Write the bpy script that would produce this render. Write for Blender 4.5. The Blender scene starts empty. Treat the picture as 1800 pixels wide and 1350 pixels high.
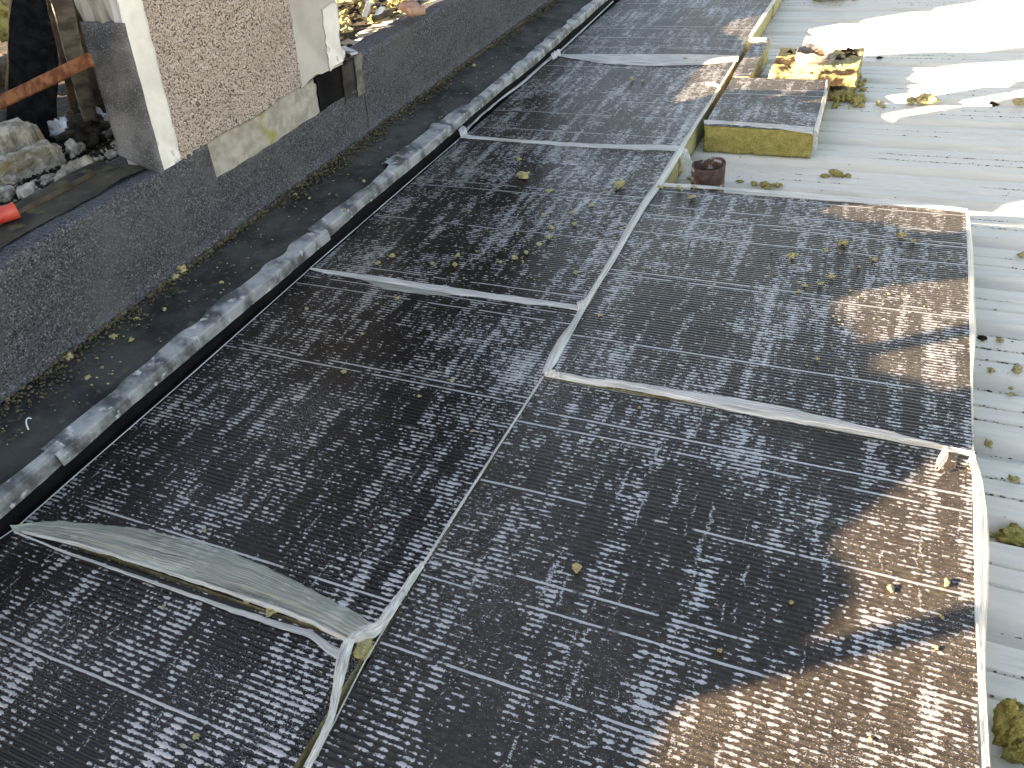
import bpy, bmesh, math, random
import numpy as np
from mathutils import Matrix, Vector, geometry

S = bpy.context.scene
# ------------------------------------------------------------------ camera
F = 1387.26                                     # focal length in photo pixels (1800 x 1350)
R = np.array([[0.9160485, 0.3889554, -0.0978203],
              [0.1705928, -0.5986083, -0.7826661],
              [-0.3629783, 0.7002727, -0.6147072]])   # rows: image right, image down, forward
C = np.array([1.7066, 0.0, 1.3075])             # x across the roof, y along it, z up from the board tops
cam = bpy.data.cameras.new('camera'); cam_o = bpy.data.objects.new('camera', cam)
S.collection.objects.link(cam_o); S.camera = cam_o
cam.sensor_width = 36; cam.lens = 36 * F / 1800; cam.clip_start = 0.02; cam.clip_end = 3000
M = Matrix.Identity(4)
for i in range(3):
    M[i][0] = R[0][i]; M[i][1] = -R[1][i]; M[i][2] = -R[2][i]; M[i][3] = C[i]
cam_o.matrix_world = M
# ------------------------------------------------------------------ sky and sun
AZ, EL = math.radians(34), math.radians(22)
SUN = Vector((-math.cos(AZ) * math.cos(EL), -math.sin(AZ) * math.cos(EL), math.sin(EL)))
w = bpy.data.worlds.new('World'); S.world = w; w.use_nodes = True
nt = w.node_tree
sky = nt.nodes.new('ShaderNodeTexSky'); sky.sky_type = 'NISHITA'; sky.sun_disc = False
sky.sun_elevation = EL; sky.sun_rotation = math.atan2(SUN.x, SUN.y)
sky.air_density = 1.0; sky.dust_density = 1.0; sky.ozone_density = 1.0
bg = nt.nodes['Background']; bg.inputs[1].default_value = 0.06
nt.links.new(sky.outputs[0], bg.inputs[0])
sl = bpy.data.lights.new('sun', 'SUN'); sl.energy = 4.8; sl.angle = math.radians(0.3); sl.color = (1.0, 0.88, 0.72)
so = bpy.data.objects.new('sun', sl); S.collection.objects.link(so)
so.rotation_euler = SUN.to_track_quat('Z', 'Y').to_euler(); so.location = (-6, -4, 6)
S.view_settings.view_transform = 'Standard'; S.view_settings.look = 'None'
S.view_settings.gamma = 1; S.view_settings.use_curve_mapping = False
S.view_settings.exposure = 3.35
S.view_settings.use_white_balance = True; S.view_settings.white_balance_temperature = 9200; S.view_settings.white_balance_tint = 16

# ------------------------------------------------------------------ helpers
rnd = random.Random(7)
def pz(x, y, z=0.0):                            # the point of height z that photo pixel (x, y) shows
    d = R.T @ np.array([x - 900.0, y - 675.0, F]); s = (z - C[2]) / d[2]
    return C + s * d
def vnoise(p, seed=0):                          # numpy value noise, p (...,3) -> about -1..1
    p = np.asarray(p, float) + seed * 17.31; i = np.floor(p).astype(np.int64); f = p - i; f = f * f * (3 - 2 * f)
    def h(a):
        n = (a[..., 0] * 374761393 + a[..., 1] * 668265263 + a[..., 2] * 2147483647 + 1013904223) & 0xffffffff
        n = ((n ^ (n >> 13)) * 1274126177) & 0xffffffff
        n = ((n ^ (n >> 16)) * 2246822519) & 0xffffffff
        return ((n ^ (n >> 15)) & 0xffffff) / float(0xffffff) * 2 - 1
    r = 0
    for dx in (0, 1):
        for dy in (0, 1):
            for dz in (0, 1):
                wgt = (f[..., 0] if dx else 1 - f[..., 0]) * (f[..., 1] if dy else 1 - f[..., 1]) * (f[..., 2] if dz else 1 - f[..., 2])
                r = r + wgt * h(i + np.array([dx, dy, dz]))
    return r
def fbm(p, seed=0, o=3, g=.5):
    p = np.asarray(p, float); a = 1.; r = 0
    for k in range(o): r = r + a * vnoise(p * 2 ** k, seed + k * 3); a *= g
    return r
def vec_noise(p, seed=0, o=2):
    return np.stack([fbm(p, seed + 11 * k, o) for k in range(3)], -1)
def mesh_obj(name, V, Fc, mat, parent=None, smooth=True, uv=None, loc=None):
    V = np.asarray(V, float)
    if loc is not None: V = V - np.array(loc)
    me = bpy.data.meshes.new(name); me.from_pydata(V.tolist(), [], [tuple(int(i) for i in f) for f in Fc]); me.update()
    if smooth: me.polygons.foreach_set('use_smooth', [True] * len(me.polygons))
    if uv is not None:
        l = me.uv_layers.new(name='UVMap'); idx = np.zeros(len(me.loops), int); me.loops.foreach_get('vertex_index', idx)
        l.data.foreach_set('uv', np.asarray(uv)[idx].ravel())
    me.materials.append(mat)
    o = bpy.data.objects.new(name, me); S.collection.objects.link(o)
    if loc is not None: o.location = loc
    if parent is not None: put(o, parent)
    return o
def put(o, parent):                             # parent, keeping the place it has in the world
    mw = o.matrix_basis.copy(); o.parent = parent
    lvl = Matrix.Identity(4); p = parent; chain = []
    while p is not None: chain.append(p); p = p.parent
    for p in reversed(chain): lvl = lvl @ p.matrix_basis
    o.matrix_basis = lvl.inverted() @ mw
def empty(name, loc): 
    o = bpy.data.objects.new(name, None); S.collection.objects.link(o); o.location = loc; o.empty_display_size = .1; return o
def tag(o, label=None, cat=None, group=None, kind=None):
    if label: o['label'] = label
    if cat: o['category'] = cat
    if group: o['group'] = group
    if kind: o['kind'] = kind
    return o
def grid_faces(n, m, off=0):                    # n rows of m vertices
    i, j = np.meshgrid(np.arange(n - 1), np.arange(m - 1), indexing='ij'); a = (i * m + j).ravel() + off
    return np.stack([a, a + 1, a + m + 1, a + m], -1)
def rough_box(lo, hi, res, amp, freq, seed=0, o=3, taper=None):
    lo = np.array(lo, float); hi = np.array(hi, float); V = []; Fc = []; off = 0; key = {}
    n = np.maximum(1, np.round((hi - lo) / res).astype(int)); pts = []; idm = {}
    def vid(c):
        k = tuple(c)
        if k not in idm: idm[k] = len(pts); pts.append(lo + (hi - lo) * np.array(c) / n)
        return idm[k]
    for ax in range(3):
        b, c = (ax + 1) % 3, (ax + 2) % 3
        for side in (0, n[ax]):
            for i in range(n[b]):
                for j in range(n[c]):
                    q = []
                    for di, dj in ((0, 0), (1, 0), (1, 1), (0, 1)):
                        t = [0, 0, 0]; t[ax] = side; t[b] = i + di; t[c] = j + dj; q.append(vid(t))
                    Fc.append(q if side else q[::-1])
    P = np.array(pts)
    if taper is not None: P = taper(P)
    if amp: P = P + amp * vec_noise(P * freq, seed, o)
    return P, Fc
def ico(sub=2):
    bm = bmesh.new(); bmesh.ops.create_icosphere(bm, subdivisions=sub, radius=1)
    V = np.array([v.co[:] for v in bm.verts]); Fc = [[v.index for v in f.verts] for f in bm.faces]; bm.free(); return V, Fc
ICO = {k: ico(k) for k in (1, 2, 3, 4)}
def lump(center, size, seed, sub=2, amp=.45, freq=1.6, rz=None):
    V, Fc = ICO[sub]; d = fbm(V * freq, seed, 3)
    V = V * (1 + amp * d[:, None]) + .18 * amp * vec_noise(V * 4, seed + 5, 1)
    V = V * np.array(size); a = rnd.uniform(0, 6.28) if rz is None else rz
    ca, sa = math.cos(a), math.sin(a); V = V @ np.array([[ca, sa, 0], [-sa, ca, 0], [0, 0, 1]])
    V[:, 2] -= V[:, 2].min()
    return V + np.array(center), Fc
def join(parts):
    V = []; Fc = []; n = 0
    for v, f in parts:
        V.append(v); Fc += [[i + n for i in q] for q in f]; n += len(v)
    return np.concatenate(V), Fc
def bar(p, q, wdt, thk, up=(0, 0, 1), amp=0, freq=8, seed=0, res=.04, nw=4):     # a plank from p to q
    p = np.array(p, float); q = np.array(q, float); L = np.linalg.norm(q - p); x = (q - p) / L
    y = np.cross(np.array(up, float), x); y /= np.linalg.norm(y); z = np.cross(x, y)
    n = max(2, int(L / res))
    V, Fc = rough_box((0, -wdt / 2, -thk / 2), (L, wdt / 2, thk / 2), min(res, wdt / nw), amp, freq, seed)
    return p + V[:, :1] * x + V[:, 1:2] * y + V[:, 2:] * z, Fc
def tube(center, r, h, wall, seg=40, top=None, lean=(0, 0), dent=None):    # open pipe with an inner wall and an uneven rim
    cx, cy, cz = center; rows = []
    for (rr, zz, t) in ((r, 0, 0), (r, .33, 0), (r, .66, 0), (r, 1, 1), (r - wall, 1, 1), (r - wall, .6, 0), (r - wall, .3, 0), (r - wall, 0.02, 0)):
        for k in range(seg):
            a = 2 * math.pi * k / seg; hh = h + (top(a) if (top and t) else 0)
            rad = rr * (1 + (dent(a, zz) if dent else 0))
            rows.append((cx + rad * math.cos(a) + lean[0] * zz, cy + rad * math.sin(a) + lean[1] * zz, cz + zz * hh))
    Fc = []
    for i in range(7):
        for k in range(seg): Fc.append([i * seg + k, i * seg + (k + 1) % seg, (i + 1) * seg + (k + 1) % seg, (i + 1) * seg + k])
    return np.array(rows), Fc

# ------------------------------------------------------------------ materials
class N:
    def __init__(s, name):
        s.m = bpy.data.materials.new(name); s.m.use_nodes = True; s.t = s.m.node_tree; s.b = s.t.nodes['Principled BSDF']; s.out = s.t.nodes['Material Output']
    def new(s, t, **k):
        n = s.t.nodes.new(t)
        for a, v in k.items(): setattr(n, a, v)
        return n
    def lk(s, a, b): s.t.links.new(a, b)
    def val(s, x, sock):
        if isinstance(x, (int, float)): sock.default_value = x
        elif isinstance(x, (tuple, list)): sock.default_value = tuple(x) + ((1,) if len(x) == 3 and sock.type == 'RGBA' else ())
        else: s.lk(x, sock)
    def math(s, op, a, b=0.0, c=0.0, clamp=False):
        n = s.new('ShaderNodeMath', operation=op, use_clamp=clamp); s.val(a, n.inputs[0]); s.val(b, n.inputs[1]); s.val(c, n.inputs[2]); return n.outputs[0]
    def obj(s):
        return s.new('ShaderNodeTexCoord').outputs['Object']
    def sc(s, v, x, y, z, ox=0., oy=0., oz=0.):
        n = s.new('ShaderNodeMapping'); s.lk(v, n.inputs[0]); n.inputs[1].default_value = (ox, oy, oz); n.inputs[3].default_value = (x, y, z); return n.outputs[0]
    def noise(s, v, scale, det=3., rough=.55, dist=0.):
        n = s.new('ShaderNodeTexNoise'); s.lk(v, n.inputs['Vector']); n.inputs['Scale'].default_value = scale; n.inputs['Detail'].default_value = det
        n.inputs['Roughness'].default_value = rough; n.inputs['Distortion'].default_value = dist; return n.outputs['Fac']
    def vor(s, v, scale, feat='F1', out='Distance'):
        n = s.new('ShaderNodeTexVoronoi', feature=feat); s.lk(v, n.inputs['Vector']); n.inputs['Scale'].default_value = scale; return n.outputs[out]
    def ramp(s, x, a, b, lo=0., hi=1.):
        n = s.new('ShaderNodeMapRange', interpolation_type='SMOOTHSTEP'); s.val(x, n.inputs[0])
        for k, v in zip((1, 2, 3, 4), (a, b, lo, hi)): s.val(v, n.inputs[k])
        return n.outputs[0]
    def mix(s, f, a, b):
        n = s.new('ShaderNodeMix', data_type='RGBA'); s.val(f, n.inputs[0]); s.val(a, n.inputs[6]); s.val(b, n.inputs[7]); return n.outputs[2]
    def bump(s, h, strength=.5, dist=.003):
        n = s.new('ShaderNodeBump'); s.val(h, n.inputs['Height']); n.inputs['Strength'].default_value = strength; n.inputs['Distance'].default_value = dist
        s.lk(n.outputs[0], s.b.inputs['Normal'])
    def set(s, col=None, rough=None, spec=None, metal=None):
        if col is not None: s.val(col, s.b.inputs['Base Color'])
        if rough is not None: s.val(rough, s.b.inputs['Roughness'])
        if spec is not None: s.val(spec, s.b.inputs['Specular IOR Level'])
        if metal is not None: s.val(metal, s.b.inputs['Metallic'])
        return s.m
MAT = {}
PITCH = 0.0122
def m_facing():
    n = N('bitumen_facing'); P = n.obj(); inf = n.new('ShaderNodeObjectInfo')
    sx = n.new('ShaderNodeSeparateXYZ'); n.lk(P, sx.inputs[0]); u, v = sx.outputs[0], sx.outputs[1]
    seed = n.math('MULTIPLY', inf.outputs['Random'], 37.0)
    def comb(a, b, c):
        k = n.new('ShaderNodeCombineXYZ'); n.val(a, k.inputs[0]); n.val(b, k.inputs[1]); n.val(c, k.inputs[2]); return k.outputs[0]
    wob = n.noise(comb(n.math('MULTIPLY', u, 9.), n.math('MULTIPLY', v, 60.), seed), 1., 2.)
    vr = n.math('ADD', n.math('DIVIDE', v, PITCH), n.math('MULTIPLY', n.math('SUBTRACT', wob, .5), .35))
    row = n.math('FLOOR', vr); fr = n.math('SUBTRACT', vr, row)
    crest = n.math('COSINE', n.math('MULTIPLY', n.math('SUBTRACT', fr, .5), 6.2832))            # 1 on the crest
    hrow = n.math('MULTIPLY', row, 3.71)
    d1 = n.noise(comb(n.math('MULTIPLY', u, 58.), hrow, seed), 1., 2., .6)                        # dashes along each ridge
    colx = n.math('ADD', n.math('DIVIDE', u, .036), n.math('MULTIPLY', n.noise(comb(n.math('MULTIPLY', u, 5.), n.math('MULTIPLY', v, 1.3), seed), 1., 2.), 2.2))
    wn = n.new('ShaderNodeTexWhiteNoise', noise_dimensions='2D'); n.lk(comb(n.math('FLOOR', colx), n.math('FLOOR', n.math('MULTIPLY', v, 5.)), 0.), wn.inputs['Vector'])
    cfr = n.math('SUBTRACT', colx, n.math('FLOOR', colx)); cedge = n.math('ABSOLUTE', n.math('SUBTRACT', cfr, .5))
    colv = n.noise(comb(n.math('MULTIPLY', u, 24.), n.math('MULTIPLY', v, 3.0), seed), 1., 3., .6)
    rowv = n.noise(comb(n.math('MULTIPLY', u, 2.4), n.math('MULTIPLY', v, 16.), seed), 1., 2., .5)
    big = n.noise(comb(n.math('MULTIPLY', u, 2.6), n.math('MULTIPLY', v, 2.6), seed), 1., 2., .5)
    fine = n.noise(comb(n.math('MULTIPLY', u, 380.), n.math('MULTIPLY', v, 560.), seed), 1., 3., .65)
    mid = n.noise(comb(n.math('MULTIPLY', u, 120.), n.math('MULTIPLY', v, 300.), seed), 1., 4., .7)
    a = n.math('MULTIPLY', d1, .60)
    a = n.math('ADD', a, n.math('MULTIPLY', wn.outputs['Value'], .14))
    a = n.math('ADD', a, n.math('MULTIPLY', colv, .42)); a = n.math('ADD', a, n.math('MULTIPLY', rowv, .20)); a = n.math('ADD', a, n.math('MULTIPLY', big, .24))
    a = n.math('ADD', a, n.math('MULTIPLY', crest, .100)); a = n.math('ADD', a, n.math('MULTIPLY', mid, .46)); a = n.math('ADD', a, n.math('MULTIPLY', fine, .24))
    a = n.math('SUBTRACT', a, n.math('MULTIPLY', cedge, .10))
    m1 = n.ramp(a, 1.236, 1.262)
    # little specks everywhere
    sp = n.math('ADD', fine, n.math('MULTIPLY', mid, .55)); sp = n.math('ADD', sp, n.math('MULTIPLY', big, .35))
    m2 = n.ramp(sp, 1.105, 1.15)
    # long unbroken bonding lines on a few ridges
    wl = n.new('ShaderNodeTexWhiteNoise', noise_dimensions='2D'); n.lk(comb(row, seed, 0.), wl.inputs['Vector'])
    isl = n.math('GREATER_THAN', wl.outputs['Value'], .935)
    ln = n.noise(comb(n.math('MULTIPLY', u, 7.), hrow, seed), 1., 4., .65)
    lw = n.math('ADD', crest, n.math('MULTIPLY', n.math('SUBTRACT', mid, .5), 1.6))
    m3 = n.math('MULTIPLY', n.math('MULTIPLY', isl, n.ramp(ln, .42, .47)), n.ramp(lw, .1, .35))
    # thin cross threads running along the board
    th = n.noise(comb(n.math('ADD', n.math('MULTIPLY', u, 75.), n.math('MULTIPLY', wob, 1.5)), n.math('MULTIPLY', v, 6.), seed), 1., 2., .5)
    m4 = n.math('MULTIPLY', n.ramp(th, .67, .70), n.ramp(mid, .50, .56))
    mask = n.math('MAXIMUM', n.math('MAXIMUM', m1, m2), n.math('MAXIMUM', m3, m4))
    hazen = n.noise(comb(n.math('MULTIPLY', u, 3.2), n.math('MULTIPLY', v, 3.2), n.math('ADD', seed, 9.)), 1., 4., .6)
    dustn = n.noise(comb(n.math('MULTIPLY', u, 70.), n.math('MULTIPLY', v, 90.), n.math('ADD', seed, 4.)), 1., 5., .75)
    dsx = n.new('ShaderNodeSeparateColor'); n.lk(inf.outputs['Color'], dsx.inputs[0])          # dust tint per board, set low to darken the more shaded ones
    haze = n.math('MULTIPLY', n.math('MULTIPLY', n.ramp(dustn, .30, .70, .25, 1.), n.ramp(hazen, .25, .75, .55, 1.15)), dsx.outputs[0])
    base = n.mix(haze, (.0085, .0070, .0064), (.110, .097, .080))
    film = n.mix(mid, (.36, .36, .37), (.58, .58, .585))
    n.set(n.mix(mask, base, film), n.mix(mask, n.mix(hazen, (.10,) * 3, (.24,) * 3), (.40,) * 3), .26, n.math('MULTIPLY', mask, .80))
    n.bump(n.math('ADD', n.math('MULTIPLY', mask, .35), n.math('MULTIPLY', mid, .55)), .22, .0008)
    return n.m
def m_simple(name, c1, c2, scale, rough=.8, bump=.5, bscale=None, bdist=.004, det=4., lo=.35, hi=.65, spec=.3, c3=None, s3=None, t3=(.6, .66)):
    n = N(name); P = n.obj(); f = n.noise(P, scale, det); col = n.mix(n.ramp(f, lo, hi), c1, c2)
    if c3 is not None: col = n.mix(n.ramp(n.noise(P, s3, 4.), t3[0], t3[1]), col, c3)
    n.set(col, rough, spec)
    if bump: n.bump(n.noise(P, bscale or scale * 3, 5., .65), bump, bdist)
    return n.m
def m_film(name, fac, col, streak=(60., 2.5)):
    n = N(name); uv = n.new('ShaderNodeTexCoord').outputs['UV']; P = n.obj()
    s = n.noise(n.sc(uv, streak[1], streak[0] / 10., 1.), 3., 3.); s2 = n.noise(P, 40., 4.)
    n.set(n.mix(n.ramp(s, .3, .7), tuple(c * .5 for c in col), col), .38, .5)
    n.bump(n.math('ADD', s, n.math('MULTIPLY', s2, .4)), .4, .004)
    tr = n.new('ShaderNodeBsdfTransparent'); tl = n.new('ShaderNodeBsdfTranslucent'); tl.inputs[0].default_value = tuple(col) + (1,)
    a = n.new('ShaderNodeMixShader'); a.inputs[0].default_value = .3; n.lk(n.b.outputs[0], a.inputs[1]); n.lk(tl.outputs[0], a.inputs[2])
    b = n.new('ShaderNodeMixShader'); n.lk(n.ramp(s, .25, .75, fac - .22, min(1., fac + .22)), b.inputs[0]); n.lk(tr.outputs[0], b.inputs[1]); n.lk(a.outputs[0], b.inputs[2])
    n.lk(b.outputs[0], n.out.inputs[0]); return n.m
def m_wool(name, a, b, dark=None):
    n = N(name); P = n.obj(); f = n.noise(P, 30., 5., .65); col = n.mix(n.ramp(f, .3, .7), a, b)
    g = n.noise(P, 260., 3., .7); col = n.mix(n.ramp(g, .56, .68), col, tuple(min(1, c * 1.5) for c in b)); col = n.mix(n.ramp(g, .46, .32), col, tuple(c * .42 for c in a))
    if dark: col = n.mix(n.ramp(n.noise(P, 7., 4., .6), .47, .60), col, dark)
    n.set(col, .95, .1); n.bump(n.noise(P, 120., 6., .8), 1., .012); return n.m
def m_deck():
    n = N('painted_steel'); P = n.obj()
    big = n.noise(n.sc(P, .8, 3., 1.), 2., 4.); st = n.noise(n.sc(P, 2.2, 26., 1.), 2.5, 5., .65); fine = n.noise(n.sc(P, 9., 60., 1.), 4., 4., .7)
    col = n.mix(n.ramp(st, .35, .65), (.475, .475, .43), (.59, .588, .535)); col = n.mix(n.ramp(big, .35, .75), col, (.575, .555, .495))
    col = n.mix(n.ramp(fine, .62, .72, 0., .55), col, (.70, .71, .69)); col = n.mix(n.ramp(n.noise(n.sc(P, 4., 14., 1., 3.), 6., 5., .7), .66, .74, 0., .7), col, (.26, .23, .17))
    n.set(col, n.ramp(st, .3, .7, .42, .6), .4); n.bump(fine, .15, .002); return n.m
def m_mineral():
    n = N('mineral_felt'); P = n.obj(); g = n.vor(P, 240., out='Color'); sx = n.new('ShaderNodeSeparateXYZ'); n.lk(g, sx.inputs[0])
    b = n.noise(P, 4., 4.); z = n.new('ShaderNodeSeparateXYZ'); n.lk(P, z.inputs[0])
    col = n.mix(sx.outputs[0], (.010, .011, .014), (.095, .098, .115)); col = n.mix(n.ramp(sx.outputs[1], .88, .97), col, (.17, .17, .18))
    col = n.mix(n.ramp(b, .42, .72, 0., .55), col, (.095, .093, .095)); col = n.mix(n.ramp(n.noise(P, 9., 5., .7), .60, .72, 0., .6), col, (.035, .028, .02))
    n.set(col, .85, .3); n.bump(n.math('ADD', sx.outputs[0], n.math('MULTIPLY', b, 3.)), .5, .003); return n.m
def m_pebble():
    n = N('pebbledash'); P = n.obj(); d = n.vor(P, 170.); d2 = n.vor(P, 380.); f = n.noise(P, 60., 4.); b = n.noise(P, 5., 4.)
    h = n.math('ADD', n.math('MULTIPLY', d, 1.), n.math('ADD', n.math('MULTIPLY', d2, .45), n.math('MULTIPLY', f, .8)))
    col = n.mix(n.ramp(f, .3, .7), (.46, .375, .33), (.68, .58, .52)); col = n.mix(n.ramp(h, 1.17, 1.40), col, (.14, .11, .092)); col = n.mix(n.ramp(b, .55, .8, 0., .5), col, (.30, .25, .22))
    n.set(col, .95, .15); n.bump(n.math('SUBTRACT', 1., h), .8, .008); return n.m
def build_mats():
    MAT['facing'] = m_facing()
    MAT['wool'] = m_wool('mineral_wool', (.37, .31, .095), (.50, .43, .155))
    MAT['wool_pale'] = m_wool('mineral_wool_pale', (.46, .40, .19), (.62, .55, .31))
    MAT['wool_burnt'] = m_wool('mineral_wool_scorched', (.40, .34, .16), (.55, .48, .26), dark=(.035, .025, .018))
    MAT['wool_char'] = m_wool('mineral_wool_charred', (.02, .018, .014), (.06, .05, .03))
    MAT['film'] = m_film('polythene_film', .86, (.88, .89, .87))
    MAT['flap'] = m_film('polythene_sheet', .54, (.70, .75, .65), (240., 1.2))
    MAT['deck'] = m_deck(); MAT['mineral'] = m_mineral(); MAT['pebble'] = m_pebble()
    MAT['felt'] = m_simple('weathered_felt', (.014, .0155, .015), (.052, .052, .048), 6., .75, .6, 90., .004, 8., c3=(.085, .075, .058), s3=40., t3=(.56, .70))
    MAT['felt_dirty'] = m_simple('dirty_felt', (.018, .018, .017), (.06, .055, .04), 7., .85, .6, 110., .004, 7., c3=(.10, .085, .045), s3=18., t3=(.52, .68))
    MAT['dirt'] = m_simple('mossy_dirt', (.045, .036, .024), (.13, .105, .065), 45., .95, .8, 140., .006)
    MAT['lead'] = m_simple('lead_sheet', (.05, .054, .058), (.27, .28, .29), 12., .5, .4, 90., .003, 8., spec=.4, lo=.38, hi=.62, c3=(.42, .43, .43), s3=34., t3=(.58, .70))
    MAT['membrane'] = m_simple('black_membrane', (.003, .003, .0035), (.007, .007, .008), 9., .85, .3, 30., spec=.1)
    MAT['membrane2'] = m_simple('old_membrane', (.018, .015, .013), (.04, .034, .03), 14., .6, .4, 50.)
    MAT['cement'] = m_simple('cement_render', (.36, .34, .31), (.47, .45, .42), 6., .9, .25, 60., .002, 5., c3=(.16, .16, .165), s3=11., t3=(.66, .74))
    MAT['plinth'] = m_simple('lichened_cement', (.27, .25, .215), (.40, .375, .33), 22., .95, .6, 120., .004, 6., c3=(.26, .25, .06), s3=7., t3=(.60, .74))
    MAT['white'] = m_simple('old_white_paint', (.60, .59, .56), (.76, .75, .72), 9., .75, .3, 50., .002, 5., c3=(.34, .32, .30), s3=14., t3=(.60, .70))
    MAT['panel'] = m_simple('sooted_slab', (.055, .058, .062), (.17, .17, .175), 7., .9, .4, 220., .002, 8., c3=(.40, .40, .40), s3=330., t3=(.56, .70))
    MAT['concrete'] = m_simple('broken_concrete', (.24, .21, .165), (.54, .49, .41), 26., .95, .9, 110., .008, 7., c3=(.30, .22, .11), s3=10., t3=(.56, .68))
    MAT['mortar'] = m_simple('pale_mortar', (.26, .245, .215), (.52, .495, .45), 40., .95, .8, 120., .006, 6.)
    MAT['char'] = m_simple('charred_wood', (.003, .0035, .004), (.013, .013, .014), 30., .5, 1., 70., .012, 5., spec=.06, c3=(.035, .03, .027), s3=60., t3=(.66, .76))
    MAT['wood'] = m_simple('grey_timber', (.075, .072, .066), (.19, .18, .165), 16., .85, .5, 80., .003, 6.)
    MAT['wood2'] = m_simple('brown_timber', (.045, .033, .022), (.11, .08, .055), 16., .85, .5, 80., .003, 6.)
    MAT['rust'] = m_simple('rusty_steel', (.11, .035, .016), (.26, .105, .05), 38., .85, .5, 160., .002, 6., c3=(.05, .025, .018), s3=12., t3=(.58, .7))
    MAT['rustpaint'] = m_simple('flaked_pipe', (.05, .03, .025), (.12, .07, .052), 30., .8, .5, 130., .002, 6., c3=(.32, .32, .31), s3=30., t3=(.57, .63))
    MAT['zinc'] = m_simple('scorched_zinc', (.12, .10, .09), (.24, .225, .21), 16., .55, .3, 80., .002, 5., c3=(.06, .035, .025), s3=13., t3=(.60, .66))
    MAT['red'] = m_simple('red_plastic', (.50, .045, .03), (.60, .08, .055), 12., .45, .2, 60., .002, 4., spec=.5, c3=(.20, .05, .04), s3=30., t3=(.66, .74))
    MAT['brick'] = m_simple('broken_terracotta', (.30, .15, .10), (.46, .30, .22), 22., .9, .6, 90., .004, 6.)
    MAT['soot'] = m_simple('sooty_ground', (.012, .011, .010), (.05, .042, .034), 18., .95, .9, 60., .02, 7., c3=(.14, .12, .09), s3=44., t3=(.62, .7))
    MAT['ruin'] = m_simple('shade_wall_dark', (.012, .011, .010), (.05, .045, .04), 2.5, .95, .6, 30., .01, 7.)  # dark tone of the added shade wall
    MAT['cloth'] = m_simple('dirty_plastic_rag', (.28, .29, .30), (.62, .66, .70), 12., .6, .4, 40., .006, 5., c3=(.09, .085, .08), s3=16., t3=(.54, .64))
    MAT['ground'] = m_simple('yard_ground', (.07, .068, .06), (.12, .115, .10), .6, .95, .3, 6., .03)
    MAT['crumb'] = m_simple('dark_crumbs', (.03, .025, .018), (.11, .09, .05), 90., .95, 0)
build_mats()

# ------------------------------------------------------------------ ground and steel roof deck
T = 0.12
V, Fc = np.array([(-400., -400, -4.2), (400, -400, -4.2), (400, 400, -4.2), (-400, 400, -4.2)]), [[0, 1, 2, 3]]
tag(mesh_obj('ground', V, Fc, MAT['ground']), 'bare yard ground far below the roof', kind='structure')
DP = 0.27
def deck_profile(v0, v1):
    pts = []; k0 = math.floor((v0 - .87) / DP); k1 = math.ceil((v1 - .87) / DP)
    for k in range(k0, k1 + 1):
        e = .87 + DP * k                       # far edge of a rib top
        for dv, dz in ((-.186, 0), (-.129, 0), (-.1235, -.0065), (-.118, 0), (-.071, 0), (-.0655, -.0065), (-.060, 0), (-.003, 0), (0, -.002), (.022, -.031), (.052, -.033), (.079, -.002)):
            pts.append((e + dv, -T - .003 + dz))
    return [p for p in pts if v0 <= p[0] <= v1]
prof = deck_profile(-2.6, 13.5)
def deck_sheet(name, ua, ub, dz, pr, lab):
    us = np.linspace(ua, ub, 34); V = []
    for u in us:
        for (v, z) in pr: V.append((u, v, z + dz))
    V = np.array(V); V[:, 2] += .0012 * vnoise(V * np.array([3., 5., 1.]), 3)
    return tag(mesh_obj(name, V, grid_faces(len(us), len(pr)), MAT['deck'], smooth=False), lab, kind='structure')
deck_sheet('roof_deck', -.09, 7.5, 0, prof, 'pale grey trapezoidal steel roof sheeting under the insulation boards')
# loose dark crumbs gathered along the rib edges
parts = []
V1, F1 = ICO[1]
for k in range(30000):
    kk = rnd.randint(-1, 22); e = .87 + DP * kk; r = rnd.random()
    dv = rnd.choice([.026, .05, .053, -.1235, -.0655]) + rnd.gauss(0, .0025) if r < .93 else rnd.uniform(-.2, .07)
    u = rnd.uniform(1.02, 3.2); v = e + dv
    if v < .4 or (u < 2.06 and v < 2.78): continue
    z = -T - .004 - (.033 if .02 < dv < .06 else 0); s = rnd.uniform(.0008, .0024) * (1.8 if rnd.random() < .08 else 1)
    dens = vnoise(np.array([u * 3., kk * 5.1, 0.]), 4)
    if dens < rnd.uniform(-.2, .5): continue
    parts.append((V1 * np.array([s * rnd.uniform(1, 2.2), s, s * .7]) + np.array([u, v, z + s * .3]), F1))
V, Fc = join(parts)
tag(mesh_obj('crumbs', V, Fc, MAT['crumb']), 'dark wool crumbs and grit gathered along the ribs of the steel deck', 'debris', kind='stuff')

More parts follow.
